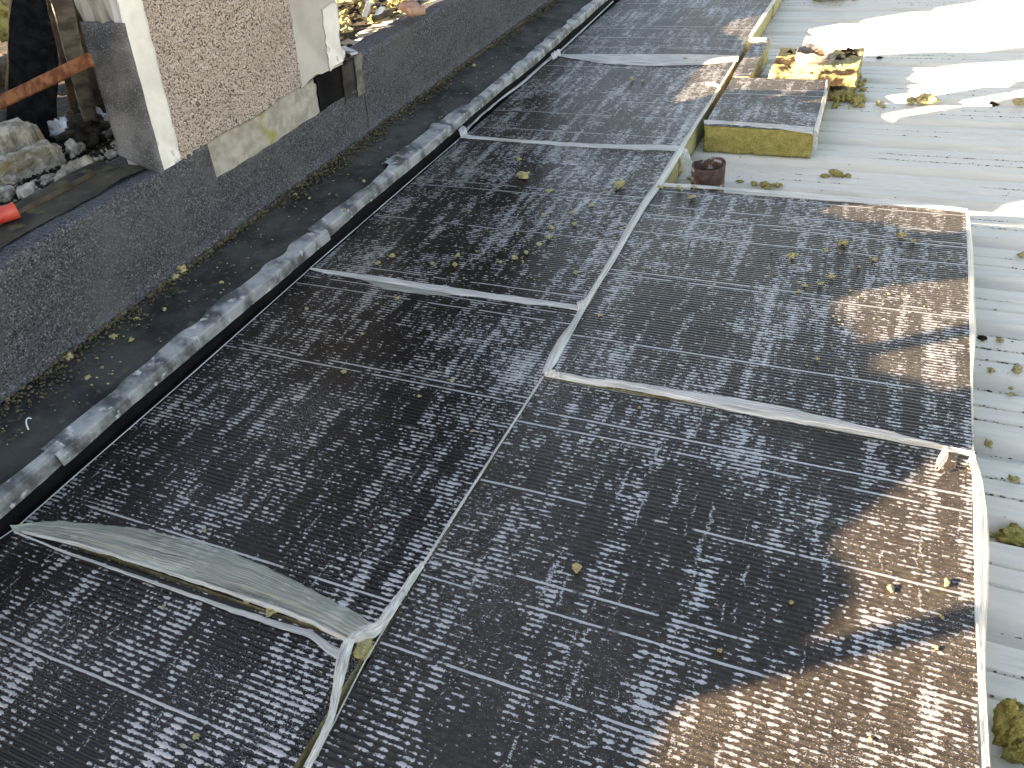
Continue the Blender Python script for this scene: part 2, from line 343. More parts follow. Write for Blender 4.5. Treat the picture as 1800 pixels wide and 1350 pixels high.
# ------------------------------------------------------------------ insulation boards
def ribbon(name, A, B, zA, zB, mat, parent, bulge=.004, wr=.003, n=60, m=9, seed=1, wf=(7., 2.)):
    def rs(P):
        P = np.array(P, float); d = np.r_[0, np.cumsum(np.linalg.norm(np.diff(P, axis=0), axis=1))]; d /= d[-1]
        t = np.linspace(0, 1, n); q = np.stack([np.interp(t, d, P[:, 0]), np.interp(t, d, P[:, 1])], -1)
        k = np.array([1, 2, 3, 2, 1.]) / 9.
        qq = np.stack([np.convolve(np.pad(q[:, i], 2, mode='reflect', reflect_type='odd'), k, 'valid') for i in range(2)], -1)
        return qq
    a, b = rs(A), rs(B); V = []; UV = []
    za = np.interp(np.linspace(0, 1, n), np.linspace(0, 1, len(zA)), zA) if hasattr(zA, '__len__') else np.full(n, zA)
    zb = np.interp(np.linspace(0, 1, n), np.linspace(0, 1, len(zB)), zB) if hasattr(zB, '__len__') else np.full(n, zB)
    for i in range(n):
        pa, pb = pz(*a[i], za[i]), pz(*b[i], zb[i])
        for j in range(m):
            s = j / (m - 1); t = i / (n - 1); p = pa * (1 - s) + pb * s
            V.append(p); UV.append((t, s))
    V = np.array(V); UV = np.array(UV); s = UV[:, 1]; t = UV[:, 0]
    V[:, 2] += bulge * np.sin(np.pi * s) * (1 + .5 * vnoise(np.stack([t * 6, s * 0, s * 0], -1), seed))
    V[:, 2] += wr * np.abs(vnoise(np.stack([t * wf[1] * 4, s * wf[0], s * 0], -1), seed + 3)) + wr * .5 * np.abs(vnoise(np.stack([t * 22, s * wf[0] * .6, s * 0], -1), seed + 5))
    ra = vnoise(np.stack([t * 40, s * 0, s * 0], -1), seed + 7) * .0016
    V[:, 1] += ra
    return mesh_obj(name, V, grid_faces(n, m), mat, parent, uv=UV, loc=tuple(pz(*a[0], 0.)))
def line_ribbon(name, P, wpx, z, mat, parent, **k):
    P = np.array(P, float); t = np.gradient(P, axis=0); t /= np.linalg.norm(t, axis=1)[:, None]; nn = np.stack([-t[:, 1], t[:, 0]], -1)
    wd = np.full(len(P), wpx) if not hasattr(wpx, '__len__') else np.array(wpx, float)
    return ribbon(name, P + nn * wd[:, None] / 2, P - nn * wd[:, None] / 2, z, z, mat, parent, **k)
def board(u0, u1, v0, v1, label, seed, rough_side=.003, ztop=0., wool='wool_pale', res=.022, dust=.04, group='insulation boards laid on the deck', name='insulation_board'):
    e = empty(name, ((u0 + u1) / 2, (v0 + v1) / 2, -T)); tag(e, label, 'insulation board', group)
    V, Fc = rough_box((u0 + .002, v0 + .002, -T), (u1 - .002, v1 - .002, ztop - .0035), res, rough_side, 35. if res > .02 else 60., seed)
    V[:, 2] = np.clip(V[:, 2], -T, ztop - .0028)
    mesh_obj('core', V, Fc, MAT[wool], e, loc=(u0, v0, -T))
    nr = int(round((v1 - v0) / PITCH * 8)) + 1; nc = max(6, int((u1 - u0) / .035))
    vv = np.linspace(0, v1 - v0, nr); uu = np.linspace(0, u1 - u0, nc); Vg, Ug = np.meshgrid(vv, uu, indexing='ij')
    P = np.stack([Ug, Vg, Vg * 0], -1)
    z = .00052 * -np.cos(2 * np.pi * Vg / PITCH) + .0016 * fbm(P * np.array([4., 4., 1.]), seed, 2) + .0006 * vnoise(P * np.array([18., 40., 1.]), seed + 2)
    eu = .0035 * fbm(np.stack([Vg * 9, Vg * 0 + seed, Vg * 0], -1), seed, 2); sgn = np.zeros_like(Ug); sgn[:, 0] = 1; sgn[:, -1] = 1
    Ug = Ug + eu * sgn * .6
    V = np.stack([Ug, Vg, z - .0005], -1).reshape(-1, 3)
    # skirt so the sheet has an edge
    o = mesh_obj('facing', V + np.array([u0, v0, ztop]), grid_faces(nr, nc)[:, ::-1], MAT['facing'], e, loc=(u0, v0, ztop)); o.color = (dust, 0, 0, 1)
    return e
B = {}  # less dust tint on the left boards stands in for their deeper shade
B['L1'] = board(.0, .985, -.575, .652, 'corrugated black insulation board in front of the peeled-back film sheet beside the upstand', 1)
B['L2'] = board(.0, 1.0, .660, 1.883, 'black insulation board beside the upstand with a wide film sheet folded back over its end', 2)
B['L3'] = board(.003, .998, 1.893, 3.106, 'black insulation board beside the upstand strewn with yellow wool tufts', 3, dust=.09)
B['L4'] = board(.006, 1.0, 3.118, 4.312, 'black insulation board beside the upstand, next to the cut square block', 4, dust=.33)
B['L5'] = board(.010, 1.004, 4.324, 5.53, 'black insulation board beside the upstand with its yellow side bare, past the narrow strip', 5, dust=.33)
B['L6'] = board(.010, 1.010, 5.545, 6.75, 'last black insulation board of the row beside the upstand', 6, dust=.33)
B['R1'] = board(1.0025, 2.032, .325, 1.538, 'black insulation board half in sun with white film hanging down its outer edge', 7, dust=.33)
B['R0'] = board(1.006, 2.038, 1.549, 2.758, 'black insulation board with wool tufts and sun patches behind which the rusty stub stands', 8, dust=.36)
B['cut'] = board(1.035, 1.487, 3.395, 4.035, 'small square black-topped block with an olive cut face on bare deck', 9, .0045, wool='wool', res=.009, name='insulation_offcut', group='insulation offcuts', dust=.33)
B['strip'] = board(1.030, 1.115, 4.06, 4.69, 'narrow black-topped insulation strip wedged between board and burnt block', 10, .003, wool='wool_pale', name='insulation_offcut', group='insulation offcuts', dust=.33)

fl, fp = MAT['film'], MAT['flap']
# film of the seams, traced on the board tops
ribbon('film_sheet', [(24, 931), (60, 920), (110, 917), (170, 922), (250, 930), (330, 949), (400, 970), (470, 999), (540, 1034), (600, 1066), (636, 1084), (650, 1096), (668, 1103)],
       [(24, 934), (60, 941), (110, 953), (180, 972), (240, 993), (300, 1011), (370, 1031), (440, 1053), (500, 1072), (550, 1092), (590, 1112), (612, 1124), (622, 1126)], .004, .012, fp, B['L2'], bulge=.014, wr=.010, n=120, m=40, seed=2, wf=(11., .5))
ribbon('film_strip', [(40, 934), (110, 949), (180, 966), (235, 985), (300, 1006), (370, 1028), (440, 1052), (500, 1071), (555, 1094), (612, 1122)],
       [(40, 937), (110, 955), (180, 974), (235, 992), (300, 1012), (370, 1035), (440, 1060), (500, 1081), (555, 1103), (612, 1130)], .013, .010, fl, B['L2'], bulge=.006, wr=.004, seed=3)
ribbon('film_strip', [(26, 934), (100, 965), (200, 998), (300, 1032), (430, 1074), (520, 1102), (556, 1112), (575, 1130), (600, 1142)],
       [(26, 937), (100, 969), (200, 1003), (300, 1038), (430, 1086), (520, 1115), (552, 1124), (568, 1146), (594, 1160)], .004, .006, fl, B['L1'], bulge=.004, wr=.004, seed=4)
ribbon('film_strip', [(600, 1135), (590, 1165), (586, 1200), (580, 1250), (566, 1290), (548, 1325), (534, 1352)],
       [(625, 1126), (617, 1150), (607, 1190), (600, 1220), (588, 1270), (565, 1318), (543, 1358)], [.02, .03, .02, .012, .004, .004, .004], [.03, .02, .02, .012, .006, .004, .004], fl, B['L1'], bulge=.012, wr=.007, seed=5)
ribbon('film_strip', [(598, 1140), (616, 1116), (640, 1100), (662, 1098), (672, 1080), (690, 1055), (718, 1018), (738, 996)],
       [(616, 1134), (640, 1128), (662, 1122), (672, 1110), (692, 1082), (712, 1045), (732, 1015), (745, 998)], .02, .014, fl, B['L2'], bulge=.010, wr=.006, seed=6)
line_ribbon('film_strip', [(742, 996), (790, 920), (850, 826), (905, 740), (955, 662)], [5, 5, 4, 4, 4], .004, fl, B['R1'], bulge=.002, wr=.002, seed=7)
line_ribbon('film_strip', [(540, 1350), (585, 1275), (640, 1165), (700, 1065), (742, 998)], [3, 3, 3, 3, 4], .003, fl, B['R1'], bulge=.001, wr=.001, seed=8)
ribbon('film_strip', [(951, 660), (962, 630), (980, 598), (1004, 568), (1016, 546), (1050, 490), (1075, 448), (1098, 405), (1130, 352), (1158, 312), (1190, 262)],
       [(962, 662), (978, 640), (996, 606), (1013, 574), (1026, 550), (1058, 496), (1083, 456), (1108, 412), (1138, 362), (1170, 318), (1203, 262)], .006, .003, fl, B['R0'], bulge=.008, wr=.004, n=90, seed=9)
ribbon('film_strip', [(545, 471), (600, 478), (700, 491), (800, 507), (900, 521), (1000, 535), (1022, 538)],
       [(545, 476), (600, 486), (700, 502), (800, 519), (900, 532), (1000, 544), (1022, 548)], .008, .006, fl, B['L3'], bulge=.006, wr=.004, seed=10)
ribbon('film_sheet', [(625, 484), (680, 496), (740, 506), (805, 517)], [(632, 491), (680, 510), (740, 518), (805, 520)], .004, .003, fp, B['L3'], bulge=.002, wr=.003, seed=11)
ribbon('film_strip', [(956, 654), (985, 655), (1030, 665), (1100, 671), (1200, 687), (1300, 701), (1400, 722), (1500, 745), (1600, 771), (1660, 788), (1711, 799)],
       [(957, 662), (985, 668), (1030, 676), (1100, 685), (1200, 704), (1300, 726), (1400, 744), (1500, 762), (1600, 782), (1660, 794), (1711, 803)], .010, .006, fl, B['R0'], bulge=.008, wr=.006, n=90, m=13, seed=12)
ribbon('film_strip', [(1661, 786), (1655, 793), (1647, 808), (1643, 826)], [(1663, 789), (1668, 803), (1660, 817), (1648, 829)], .02, .012, fl, B['R1'], bulge=.010, wr=.004, n=20, seed=13)
ribbon('film_strip', [(1698, 370), (1701, 450), (1703, 540), (1705, 640), (1707, 730), (1709, 800)],
       [(1702, 371), (1711, 440), (1713, 520), (1716, 585), (1710, 660), (1711, 740), (1712, 803)], .003, [-.004, -.015, -.02, -.02, -.012, -.006, -.004], fl, B['R0'], bulge=.004, wr=.003, seed=14)
ribbon('film_strip', [(1703, 815), (1709, 840), (1711, 900), (1712, 1000), (1715, 1100), (1718, 1180), (1721, 1260), (1726, 1352)],
       [(1713, 803), (1728, 850), (1737, 915), (1739, 970), (1737, 1040), (1733, 1110), (1732, 1190), (1735, 1270), (1741, 1354)], .004, [.0, -.02, -.03, -.03, -.03, -.03, -.03, -.03, -.03], fl, B['R1'], bulge=.010, wr=.005, n=90, seed=15)
ribbon('film_strip', [(812, 236), (850, 241), (950, 248), (1050, 254), (1130, 255), (1195, 256), (1203, 258)],
       [(810, 243), (850, 246), (950, 254), (1050, 261), (1130, 264), (1195, 266), (1200, 268)], .008, .006, fl, B['L4'], bulge=.005, wr=.003, seed=16)
line_ribbon('film_strip', [(1196, 262), (1222, 220), (1250, 178), (1272, 143), (1292, 110)], [9, 6, 5, 4, 4], .004, fl, B['L4'], bulge=.003, wr=.002, seed=17)
ribbon('film_strip', [(1192, 266), (1196, 280), (1200, 296), (1204, 306)], [(1207, 262), (1214, 278), (1219, 291), (1207, 309)], [0, -.03, -.07, -.10], [0, -.03, -.07, -.10], fl, B['L4'], bulge=.004, wr=.006, n=20, seed=18)
ribbon('film_strip', [(982, 95), (1010, 96), (1100, 95), (1200, 96), (1270, 97), (1299, 98)], [(982, 99), (1010, 104), (1060, 112), (1140, 116), (1240, 114), (1297, 108)], .006, .004, fl, B['L5'], bulge=.004, wr=.003, seed=19)
line_ribbon('film_strip', [(812, 238), (840, 208), (880, 175), (920, 145), (952, 116), (980, 92)], [5, 4, 3, 5, 4, 5], .004, fl, B['L4'], bulge=.004, wr=.004, seed=20)
line_ribbon('film_strip', [(984, 90), (1010, 66), (1040, 38), (1078, 2)], [3, 3, 2.5, 2], .004, fl, B['L5'], bulge=.003, wr=.002, seed=21)
line_ribbon('film_edge', [(-30, 966), (25, 931), (160, 812), (340, 655), (450, 557), (545, 472)], [1.6] * 6, .0035, fl, B['L2'], bulge=.001, wr=.001, seed=22)
line_ribbon('film_edge', [(545, 472), (645, 385), (730, 311), (812, 240)], [1.5] * 4, .0035, fl, B['L3'], bulge=.001, wr=.001, seed=23)
ribbon('film_strip', [(1166, 322), (1250, 328), (1350, 335), (1450, 343), (1560, 351), (1640, 359), (1700, 368)], [(1164, 328), (1250, 333), (1350, 341), (1450, 351), (1560, 360), (1640, 367), (1700, 374)], .003, .004, fl, B['R0'], bulge=.004, wr=.003, seed=24)
ribbon('film_strip', [(1237, 211), (1300, 214), (1370, 219), (1430, 224)], [(1238, 219), (1300, 222), (1370, 228), (1428, 236)], .004, -.004, fl, B['cut'], bulge=.003, wr=.003, seed=25)
ribbon('film_strip', [(1452, 141), (1448, 165), (1440, 195), (1430, 230)], [(1457, 141), (1454, 165), (1447, 198), (1438, 236)], .004, -.006, fl, B['cut'], bulge=.003, wr=.003, seed=26)
ribbon('film_strip', [(1427, 233), (1427, 245), (1428, 258), (1432, 266)], [(1437, 233), (1438, 246), (1436, 258), (1435, 268)], [0, -.04, -.08, -.11], [0, -.04, -.08, -.11], fl, B['cut'], bulge=.003, wr=.005, n=20, seed=27)
line_ribbon('film_strip', [(1364, -4), (1350, 17), (1334, 42), (1318, 66)], [6, 6, 7, 6], .004, fl, B['L5'], bulge=.003, wr=.003, seed=28)
ribbon('film_strip', [(1317, 66), (1330, 66), (1349, 67)], [(1316, 74), (1330, 75), (1346, 73)], .003, .003, fl, B['strip'], bulge=.003, wr=.003, n=20, seed=29)
ribbon('film_strip', [(1240, 144), (1258, 147), (1268, 151), (1266, 160)], [(1240, 149), (1256, 152), (1262, 155), (1262, 161)], .012, .008, fl, B['L4'], bulge=.004, wr=.003, n=20, seed=30)
ribbon('film_strip', [(806, 232), (812, 222), (818, 228)], [(810, 243), (816, 238), (822, 236)], .03, .01, fl, B['L4'], bulge=.01, wr=.012, n=16, seed=31)
ribbon('film_strip', [(968, 98), (975, 92), (984, 88)], [(972, 106), (980, 102), (986, 98)], .03, .01, fl, B['L5'], bulge=.01, wr=.012, n=16, seed=32)
ribbon('film_strip', [(962, 652), (972, 655), (984, 662)], [(958, 664), (970, 666), (984, 670)], .016, .008, fl, B['R1'], bulge=.012, wr=.010, n=16, seed=33)
ribbon('film_strip', [(1013, 536), (1022, 530), (1030, 528)], [(1016, 548), (1026, 545), (1030, 538)], .016, .008, fl, B['L3'], bulge=.012, wr=.010, n=16, seed=34)
ribbon('film_strip', [(1697, 818), (1702, 808), (1709, 804)], [(1708, 828), (1711, 818), (1714, 808)], .016, .004, fl, B['R1'], bulge=.010, wr=.010, n=16, seed=35)

# ------------------------------------------------------------------ burnt block, collar and stub
bb = empty('burnt_insulation_block', (1.395, 4.31, -T)); tag(bb, 'scorched yellow wool block carrying a metal collar on bare deck', 'insulation block')
def tp(P):
    P = P.copy(); t = (P[:, 2] + T) / T
    P[:, 2] += np.where(t > .9, .010 * fbm(P * 16, 4, 3), 0); return P
V, Fc = rough_box((1.195, 4.105, -T), (1.60, 4.52, -.004), .0085, .006, 48., 12, 4, tp); V[:, 2] = np.maximum(V[:, 2], -T)
mesh_obj('core', V, Fc, MAT['wool_burnt'], bb, loc=(1.195, 4.105, -T))
parts = []
for k in range(46):
    u = rnd.uniform(1.2, 1.59); v = rnd.choice([rnd.uniform(4.44, 4.52), rnd.uniform(4.42, 4.5)]); s = rnd.uniform(.006, .016)
    if math.hypot(u - 1.385, v - 4.30) < .125: continue
    parts.append(lump((u, v, -.016), (s, s * .8, s * .55), 200 + k, 3, .7, 2.2))
V, Fc = join(parts); tag(mesh_obj('charred_crust', V, Fc, MAT['wool_char'], bb, loc=(1.4, 4.5, 0)), 'blackened crust of scorched wool')
parts = []
for k in range(60):
    a = rnd.random(); s = rnd.uniform(.004, .012)
    u, v = (rnd.uniform(1.50, 1.66), rnd.uniform(4.06, 4.12)) if a < .5 else ((rnd.uniform(1.59, 1.64), rnd.uniform(4.1, 4.5)) if a < .8 else (rnd.uniform(1.45, 1.75), rnd.uniform(4.0, 4.1)))
    parts.append(lump((u, v, -T - .002 + rnd.uniform(0, .02) * (a < .6)), (s * 1.3, s, s * .8), 300 + k, 2, .6))
V, Fc = join(parts); mesh_obj('loose_fibre', V, Fc, MAT['wool'], bb, loc=(1.6, 4.1, -T))['kind'] = 'stuff'
cl = empty('metal_collar', (1.385, 4.30, -.02)); tag(cl, 'short scorched zinc collar standing in the burnt wool block', 'pipe collar')
V, Fc = tube((1.385, 4.30, -.025), .088, .082, .003, 48, lambda a: .006 * math.sin(3 * a + 1) + .004 * math.sin(7 * a), dent=lambda a, z: .03 * math.sin(2 * a + .6))
a = np.linspace(0, 2 * np.pi, 40, endpoint=False); Vd = np.concatenate([[[1.385, 4.30, .010]], np.stack([1.385 + .084 * np.cos(a), 4.30 + .084 * np.sin(a), np.full(40, .014)], -1)])
mesh_obj('dark_inside', Vd, [[0, i + 1, (i + 1) % 40 + 1] for i in range(40)], MAT['wool_char'], cl, loc=(1.385, 4.30, .01))  # dark disc closing off the inside of the collar
mesh_obj('ring', V, Fc, MAT['zinc'], cl, loc=(1.385, 4.30, -.02))
V, Fc = tube((1.385, 4.30, .018), .0925, .010, .004, 48, dent=lambda a, z: .03 * math.sin(2 * a + .6)); mesh_obj('rib', V, Fc, MAT['zinc'], cl, loc=(1.385, 4.30, .03))
st = empty('rusty_pipe_stub', (1.148, 2.955, -T)); tag(st, 'rusty open pipe stub with a dented rim sticking out of the deck', 'pipe')
V, Fc = tube((1.148, 2.955, -T - .003), .064, .140, .003, 56, lambda a: .008 * max(0, math.cos(a - .9)) - .006 * max(0, math.cos(a - 2.0)) ** 4 + .0008 * math.sin(9 * a),
             dent=lambda a, z: (-.10 * max(0, math.cos(a - 1.95)) ** 6 * z + .02 * math.sin(2 * a)))
mesh_obj('pipe_wall', V, Fc, MAT['rustpaint'], st, loc=(1.148, 2.955, -T))
a = np.linspace(0, 2 * np.pi, 40, endpoint=False)
V = np.concatenate([[[1.148, 2.955, -.032]], np.stack([1.148 + .058 * np.cos(a), 2.955 + .058 * np.sin(a), np.full(40, -.028)], -1)]); Fc = [[0, i + 1, (i + 1) % 40 + 1] for i in range(40)]
mesh_obj('filling', V, Fc, MAT['felt'], st, loc=(1.148, 2.955, -.055))

# ------------------------------------------------------------------ ledge, lead edge, kerb
VA, VB = -1.2, 9.0
def strip(name, prof_fn, mat, v0, v1, dv, parent=None, loc=None, smooth=True):
    vs = np.linspace(v0, v1, max(2, int((v1 - v0) / dv) + 1)); V = []; m = None
    for v in vs:
        p = prof_fn(v); m = len(p)
        for (u, z) in p: V.append((u, v, z))
    return mesh_obj(name, np.array(V), grid_faces(len(vs), m)[:, ::-1], mat, parent, smooth, loc=loc)
n1 = lambda v, f, s: float(vnoise(np.array([v * f, s * 3.7, 0.]), s))
gut = empty('gutter_ledge', (-.2, 1.0, -T)); tag(gut, 'dark felt-covered ledge running between the upstand and the boards', 'ledge')
def ledge_p(v):
    us = np.linspace(-.040, -.36, 26); out = [(-.040, -.13), (-.040, .03)]
    for u in us:
        t = (u + .035) / -.325; z = .066 + .028 * t + .004 * n1(v, 2.5, 31) * math.sin(t * 3.1) + .0035 * float(fbm(np.array([u * 25, v * 25, 0.]), 8, 2))
        out.append((u, z))
    return out
strip('felt_surface', ledge_p, MAT['felt'], VA, VB, .02, gut, (-.2, 1., 0.))
strip('membrane_edge', lambda v: [(-.030 + .004 * n1(v, 2., 5), -.125), (-.029 + .004 * n1(v, 2., 5), -.02), (-.031 + .004 * n1(v, 3., 6), .045), (-.038, .058)], MAT['membrane'], VA, VB, .03, gut, (-.03, 1., 0.))
parts = []
for k in range(6500):                           # dirt and moss washed against the foot of the upstand
    v = rnd.uniform(.2, 7.); d = abs(rnd.gauss(0, .028)) * (1.2 + .8 * vnoise(np.array([v * 4, 0., 0.]), 3)); u = -.332 + d
    s = rnd.uniform(.0015, .0055) * (1.7 if d < .02 else 1)
    parts.append((V1 * np.array([s * rnd.uniform(.8, 1.6), s, s * .8]) + np.array([u, v, .0965 - d * .08]), F1))
V, Fc = join(parts); tag(mesh_obj('dirt', V, Fc, MAT['dirt'], gut, loc=(-.33, 1., .09)), 'mossy grit along the foot of the upstand', kind='stuff')
lead = empty('lead_flashing', (-.05, 1., .03)); tag(lead, 'grey lead edging in lapped lengths along the ledge above the boards', 'flashing')
cuts = [-.9, .38, .865, 2.05, 3.05, 4.20, 5.6, 7.2]
for k in range(len(cuts) - 1):
    dz = .0035 * (k % 2)
    def lp(v, k=k, dz=dz):
        wv = .007 * n1(v, 2.3, 40 + k) + .004 * n1(v, 8., 50 + k); inn = -.068 + .024 * n1(v, 3.2, 60 + k) + .018 * n1(v, 14., 63 + k) - (.03 if 2.6 < v < 3.3 else 0)
        if k == 1: inn += .02
        top = -.052 + wv * .7
        top = -.034 + wv * .6; inn = min(inn, top - .012)
        fx = -.020 + wv; inn = min(inn, fx - .022)
        pts = [(fx + .002, .030 + .006 * n1(v, 5., 70)), (fx + .001, .046), (fx - .001, .0600), (fx - .0035, .0640), (fx - .008, .0660), ((fx + inn) / 2, .0700), (inn, .0738)]
        return [(u, z + dz + .0035 + .0009 * float(vnoise(np.array([u * 40, v * 40, 0.]), 9))) for (u, z) in pts]
    strip('lead_sheet', lp, MAT['lead'], cuts[k] - .035, cuts[k + 1], .012, lead, (-.05, cuts[k], .05), smooth=False)
kerb = empty('felted_upstand', (-.40, 1., .1)); tag(kerb, 'low upstand wall dressed in dark mineral felt along the roof edge', 'upstand')
LE = .0925
uk = lambda z: -.345 + LE * (z - .095)
V, Fc = rough_box((-.56, VA, .02), (-.358, VB, .40), .2, 0, 1, 0); V[:, 0] += np.where(V[:, 0] > -.5, LE * (V[:, 2] - .095), 0)
mesh_obj('kerb_body', V, Fc, MAT['cement'], kerb, loc=(-.45, 1., .2))
def felt(v0, v1, ztop, off, over, seed):
    def fp_(v):
        zt = ztop + .006 * n1(v, 3., seed) + .004 * n1(v, 16., seed + 1); out = [(-.322 + off * .5, .0950), (-.334 + off * .5, .103), (-.341 + off * .6, .117)]
        for z in np.linspace(.135, zt - (.012 if over else 0), 14): out.append((uk(z) + off + .003 * n1(v * 1.7 + z * 5, 2.5, seed + 2), z))
        if over:
            out += [(uk(zt) + off - .004, zt - .003), (uk(zt) + off - .018, zt)]
            for t in np.linspace(.1, 1, 8): out.append((uk(zt) - .018 - over * t, zt + .002 * n1(v + t, 6., seed + 4)))
        else: out += [(uk(zt) + off - .006, zt)]
        return out
    return strip('felt_sheet', fp_, MAT['mineral'], v0, v1, .025, kerb, (-.33, v0, .2))
felt(-1.0, 1.918, .421, .010, .22, 81)
felt(1.900, 2.903, .290, .000, 0, 82)
felt(2.893, 3.943, .414, .003, .10, 83)
felt(3.930, 5.30, .414, .000, .10, 84)
felt(5.285, 8.9, .414, .003, .10, 85)
# old felt on the kerb top, worn brown
V = []; us = np.linspace(-.375, -.585, 14); vs = np.linspace(-.9, 1.70, 100)
for v in vs:
    for u in us: V.append((u + (.022 * n1(v, 4., 90) + .008 * n1(v, 19., 92)) * (1 if u > -.42 else .3), v, .428 + .003 * n1(v + u * 3, 8., 91) + (.006 if u < -.54 else 0)))
mesh_obj('old_felt', np.array(V), grid_faces(len(vs), len(us)), MAT['felt_dirty'], kerb, loc=(-.48, .5, .43))

# ------------------------------------------------------------------ pebbledash pier
pier = empty('pebbledash_pier', (-.38, 2.2, .28)); tag(pier, 'broken stub of pebbledash wall with a white corner standing on the upstand', 'wall')
up = lambda z: uk(z)
def ptop(v): return float(np.interp(v, [1.69, 1.85, 2.1, 2.3, 2.45, 2.6, 2.77], [1.00, .98, .97, .93, .88, .80, .72])) + .02 * n1(v, 11., 95)
PB, PT = -.46, .15
def pier_body():
    vs = np.linspace(1.712, 2.752, 60); V = []; m = 0
    for v in vs:
        zt = ptop(v) - .01; zs = np.linspace(.26, zt, 24); row = [(up(z) - .020, z) for z in zs] + [(up(zt) - t, zt + .012 * n1(v * 3 + t * 40, 9., 96)) for t in (.05, .09, .13)] + [(up(z) - .15, z) for z in zs[::-1]]
        m = len(row); V += [(u, v + .056 * (z - .28), z) for u, z in row]
    Fc = grid_faces(len(vs), m)[:, ::-1].tolist(); k = len(V)
    Fc += [list(range(m)), list(range(k - m, k))[::-1]]
    return np.array(V), Fc
V, Fc = pier_body(); mesh_obj('core', V, Fc, MAT['cement'], pier, loc=(-.4, 2.2, .3), smooth=False)
def face(name, v0, v1, zlo, zhi, off, mat, res, amp, freq, seed, edge=0.):
    nv = max(2, int((v1 - v0) / res)); nz = 0; V = []; zz = np.linspace(0, 1, max(3, int((.7 if zhi is None else .2) / res)))
    vs = np.linspace(v0, v1, nv)
    for i, v in enumerate(vs):
        zt = ptop(v) if zhi is None else zhi(v) if callable(zhi) else zhi; zb = zlo(v) if callable(zlo) else zlo
        for t in zz:
            z = zb + (zt - zb) * t; V.append((up(z) + off, v + .056 * (z - .28), z))
    V = np.array(V); d = fbm(V * freq, seed, 3); V[:, 0] += amp * d
    if edge: V[:, 1] += edge * np.where((np.arange(len(V)) // len(zz) == 0) | (np.arange(len(V)) // len(zz) == nv - 1), fbm(V * 30, seed + 1, 3), 0)
    n_, m_ = nv, len(zz); Fc = grid_faces(n_, m_)[:, ::-1].tolist(); k = len(V)
    back = V.copy(); back[:, 0] = up(V[:, 2]) - .021
    b = [i * m_ for i in range(n_)]; t_ = [i * m_ + m_ - 1 for i in range(n_)]; l = list(range(m_)); r = [(n_ - 1) * m_ + j for j in range(m_)]
    V2 = np.concatenate([V, back])
    for ed, fl_ in ((b, 1), (t_, 0), (l, 0), (r, 1)):
        for i in range(len(ed) - 1):
            q = [ed[i], ed[i + 1], ed[i + 1] + k, ed[i] + k]; Fc.append(q if fl_ else q[::-1])
    return mesh_obj(name, V2, Fc, mat, pier, loc=(-.31, (v0 + v1) / 2, .5))
face('pebbledash', 1.785, 2.462, lambda v: .418 + .012 * n1(v, 5., 97), None, .004, MAT['pebble'], .0045, .0050, 105., 21)
face('plinth', 1.80, 2.55, .262, lambda v: .414 + .012 * n1(v, 5., 97), -.004, MAT['plinth'], .012, .003, 30., 22)
face('corner_band', 1.698, 1.787, .416, None, .008, MAT['white'], .010, .0016, 25., 23, .003)
face('render_band', 2.462, 2.755, lambda v: float(np.interp(v, [2.46, 2.56, 2.6, 2.76], [.418, .440, .428, .418])), None, .002, MAT['cement'], .012, .0012, 14., 24)
face('flaked_paint', 2.655, 2.752, lambda v: .428 + .01 * n1(v, 30., 98), lambda v: .655 + .03 * n1(v, 20., 99), .006, MAT['white'], .008, .001, 30., 25, .012)
face('membrane_patch', 2.575, 2.80, .262, lambda v: .424 + .008 * n1(v, 20., 100), -.006, MAT['membrane'], .015, .001, 20., 26, .006)
face('membrane_patch', 2.745, 2.835, .262, .420, .000, MAT['membrane2'], .015, .001, 20., 27, .004)
face('weathered_board', 2.838, 2.898, .262, .425, .0045, MAT['wood'], .010, .002, 40., 28, .004)
# grey slab closing the end of the stub
V, Fc = rough_box((-.455, 1.690, .405), (-.300, 1.708, .850), .012, .0010, 26., 33)
V[:, 0] += LE * (V[:, 2] - .45); V[:, 1] += .056 * (V[:, 2] - .41)
low = V[:, 2] < .50; V[:, 2] += np.where(low, np.clip(-.30 - V[:, 0], 0, .2) * .40 * (0.50 - V[:, 2]) / .095, 0)
V[:, 2] += np.where(V[:, 2] > .82, .005 * fbm(V * 40, 34, 2), 0)
mesh_obj('end_slab', V, Fc, MAT['panel'], pier, loc=(-.37, 1.7, .6))

# ------------------------------------------------------------------ the burnt-out building behind
V = []; us = np.linspace(-.55, -4.5, 70); vs = np.linspace(-3.0, 9.0, 200)
for v in vs:
    for u in us: V.append((u, v, .375 + .016 * float(fbm(np.array([u * 5, v * 5, 0.]), 41, 4))))
V = np.array(V); tag(mesh_obj('ruin_floor', V, grid_faces(len(vs), len(us)), MAT['soot']), 'sooty rubble-strewn floor of the burnt building', kind='structure')
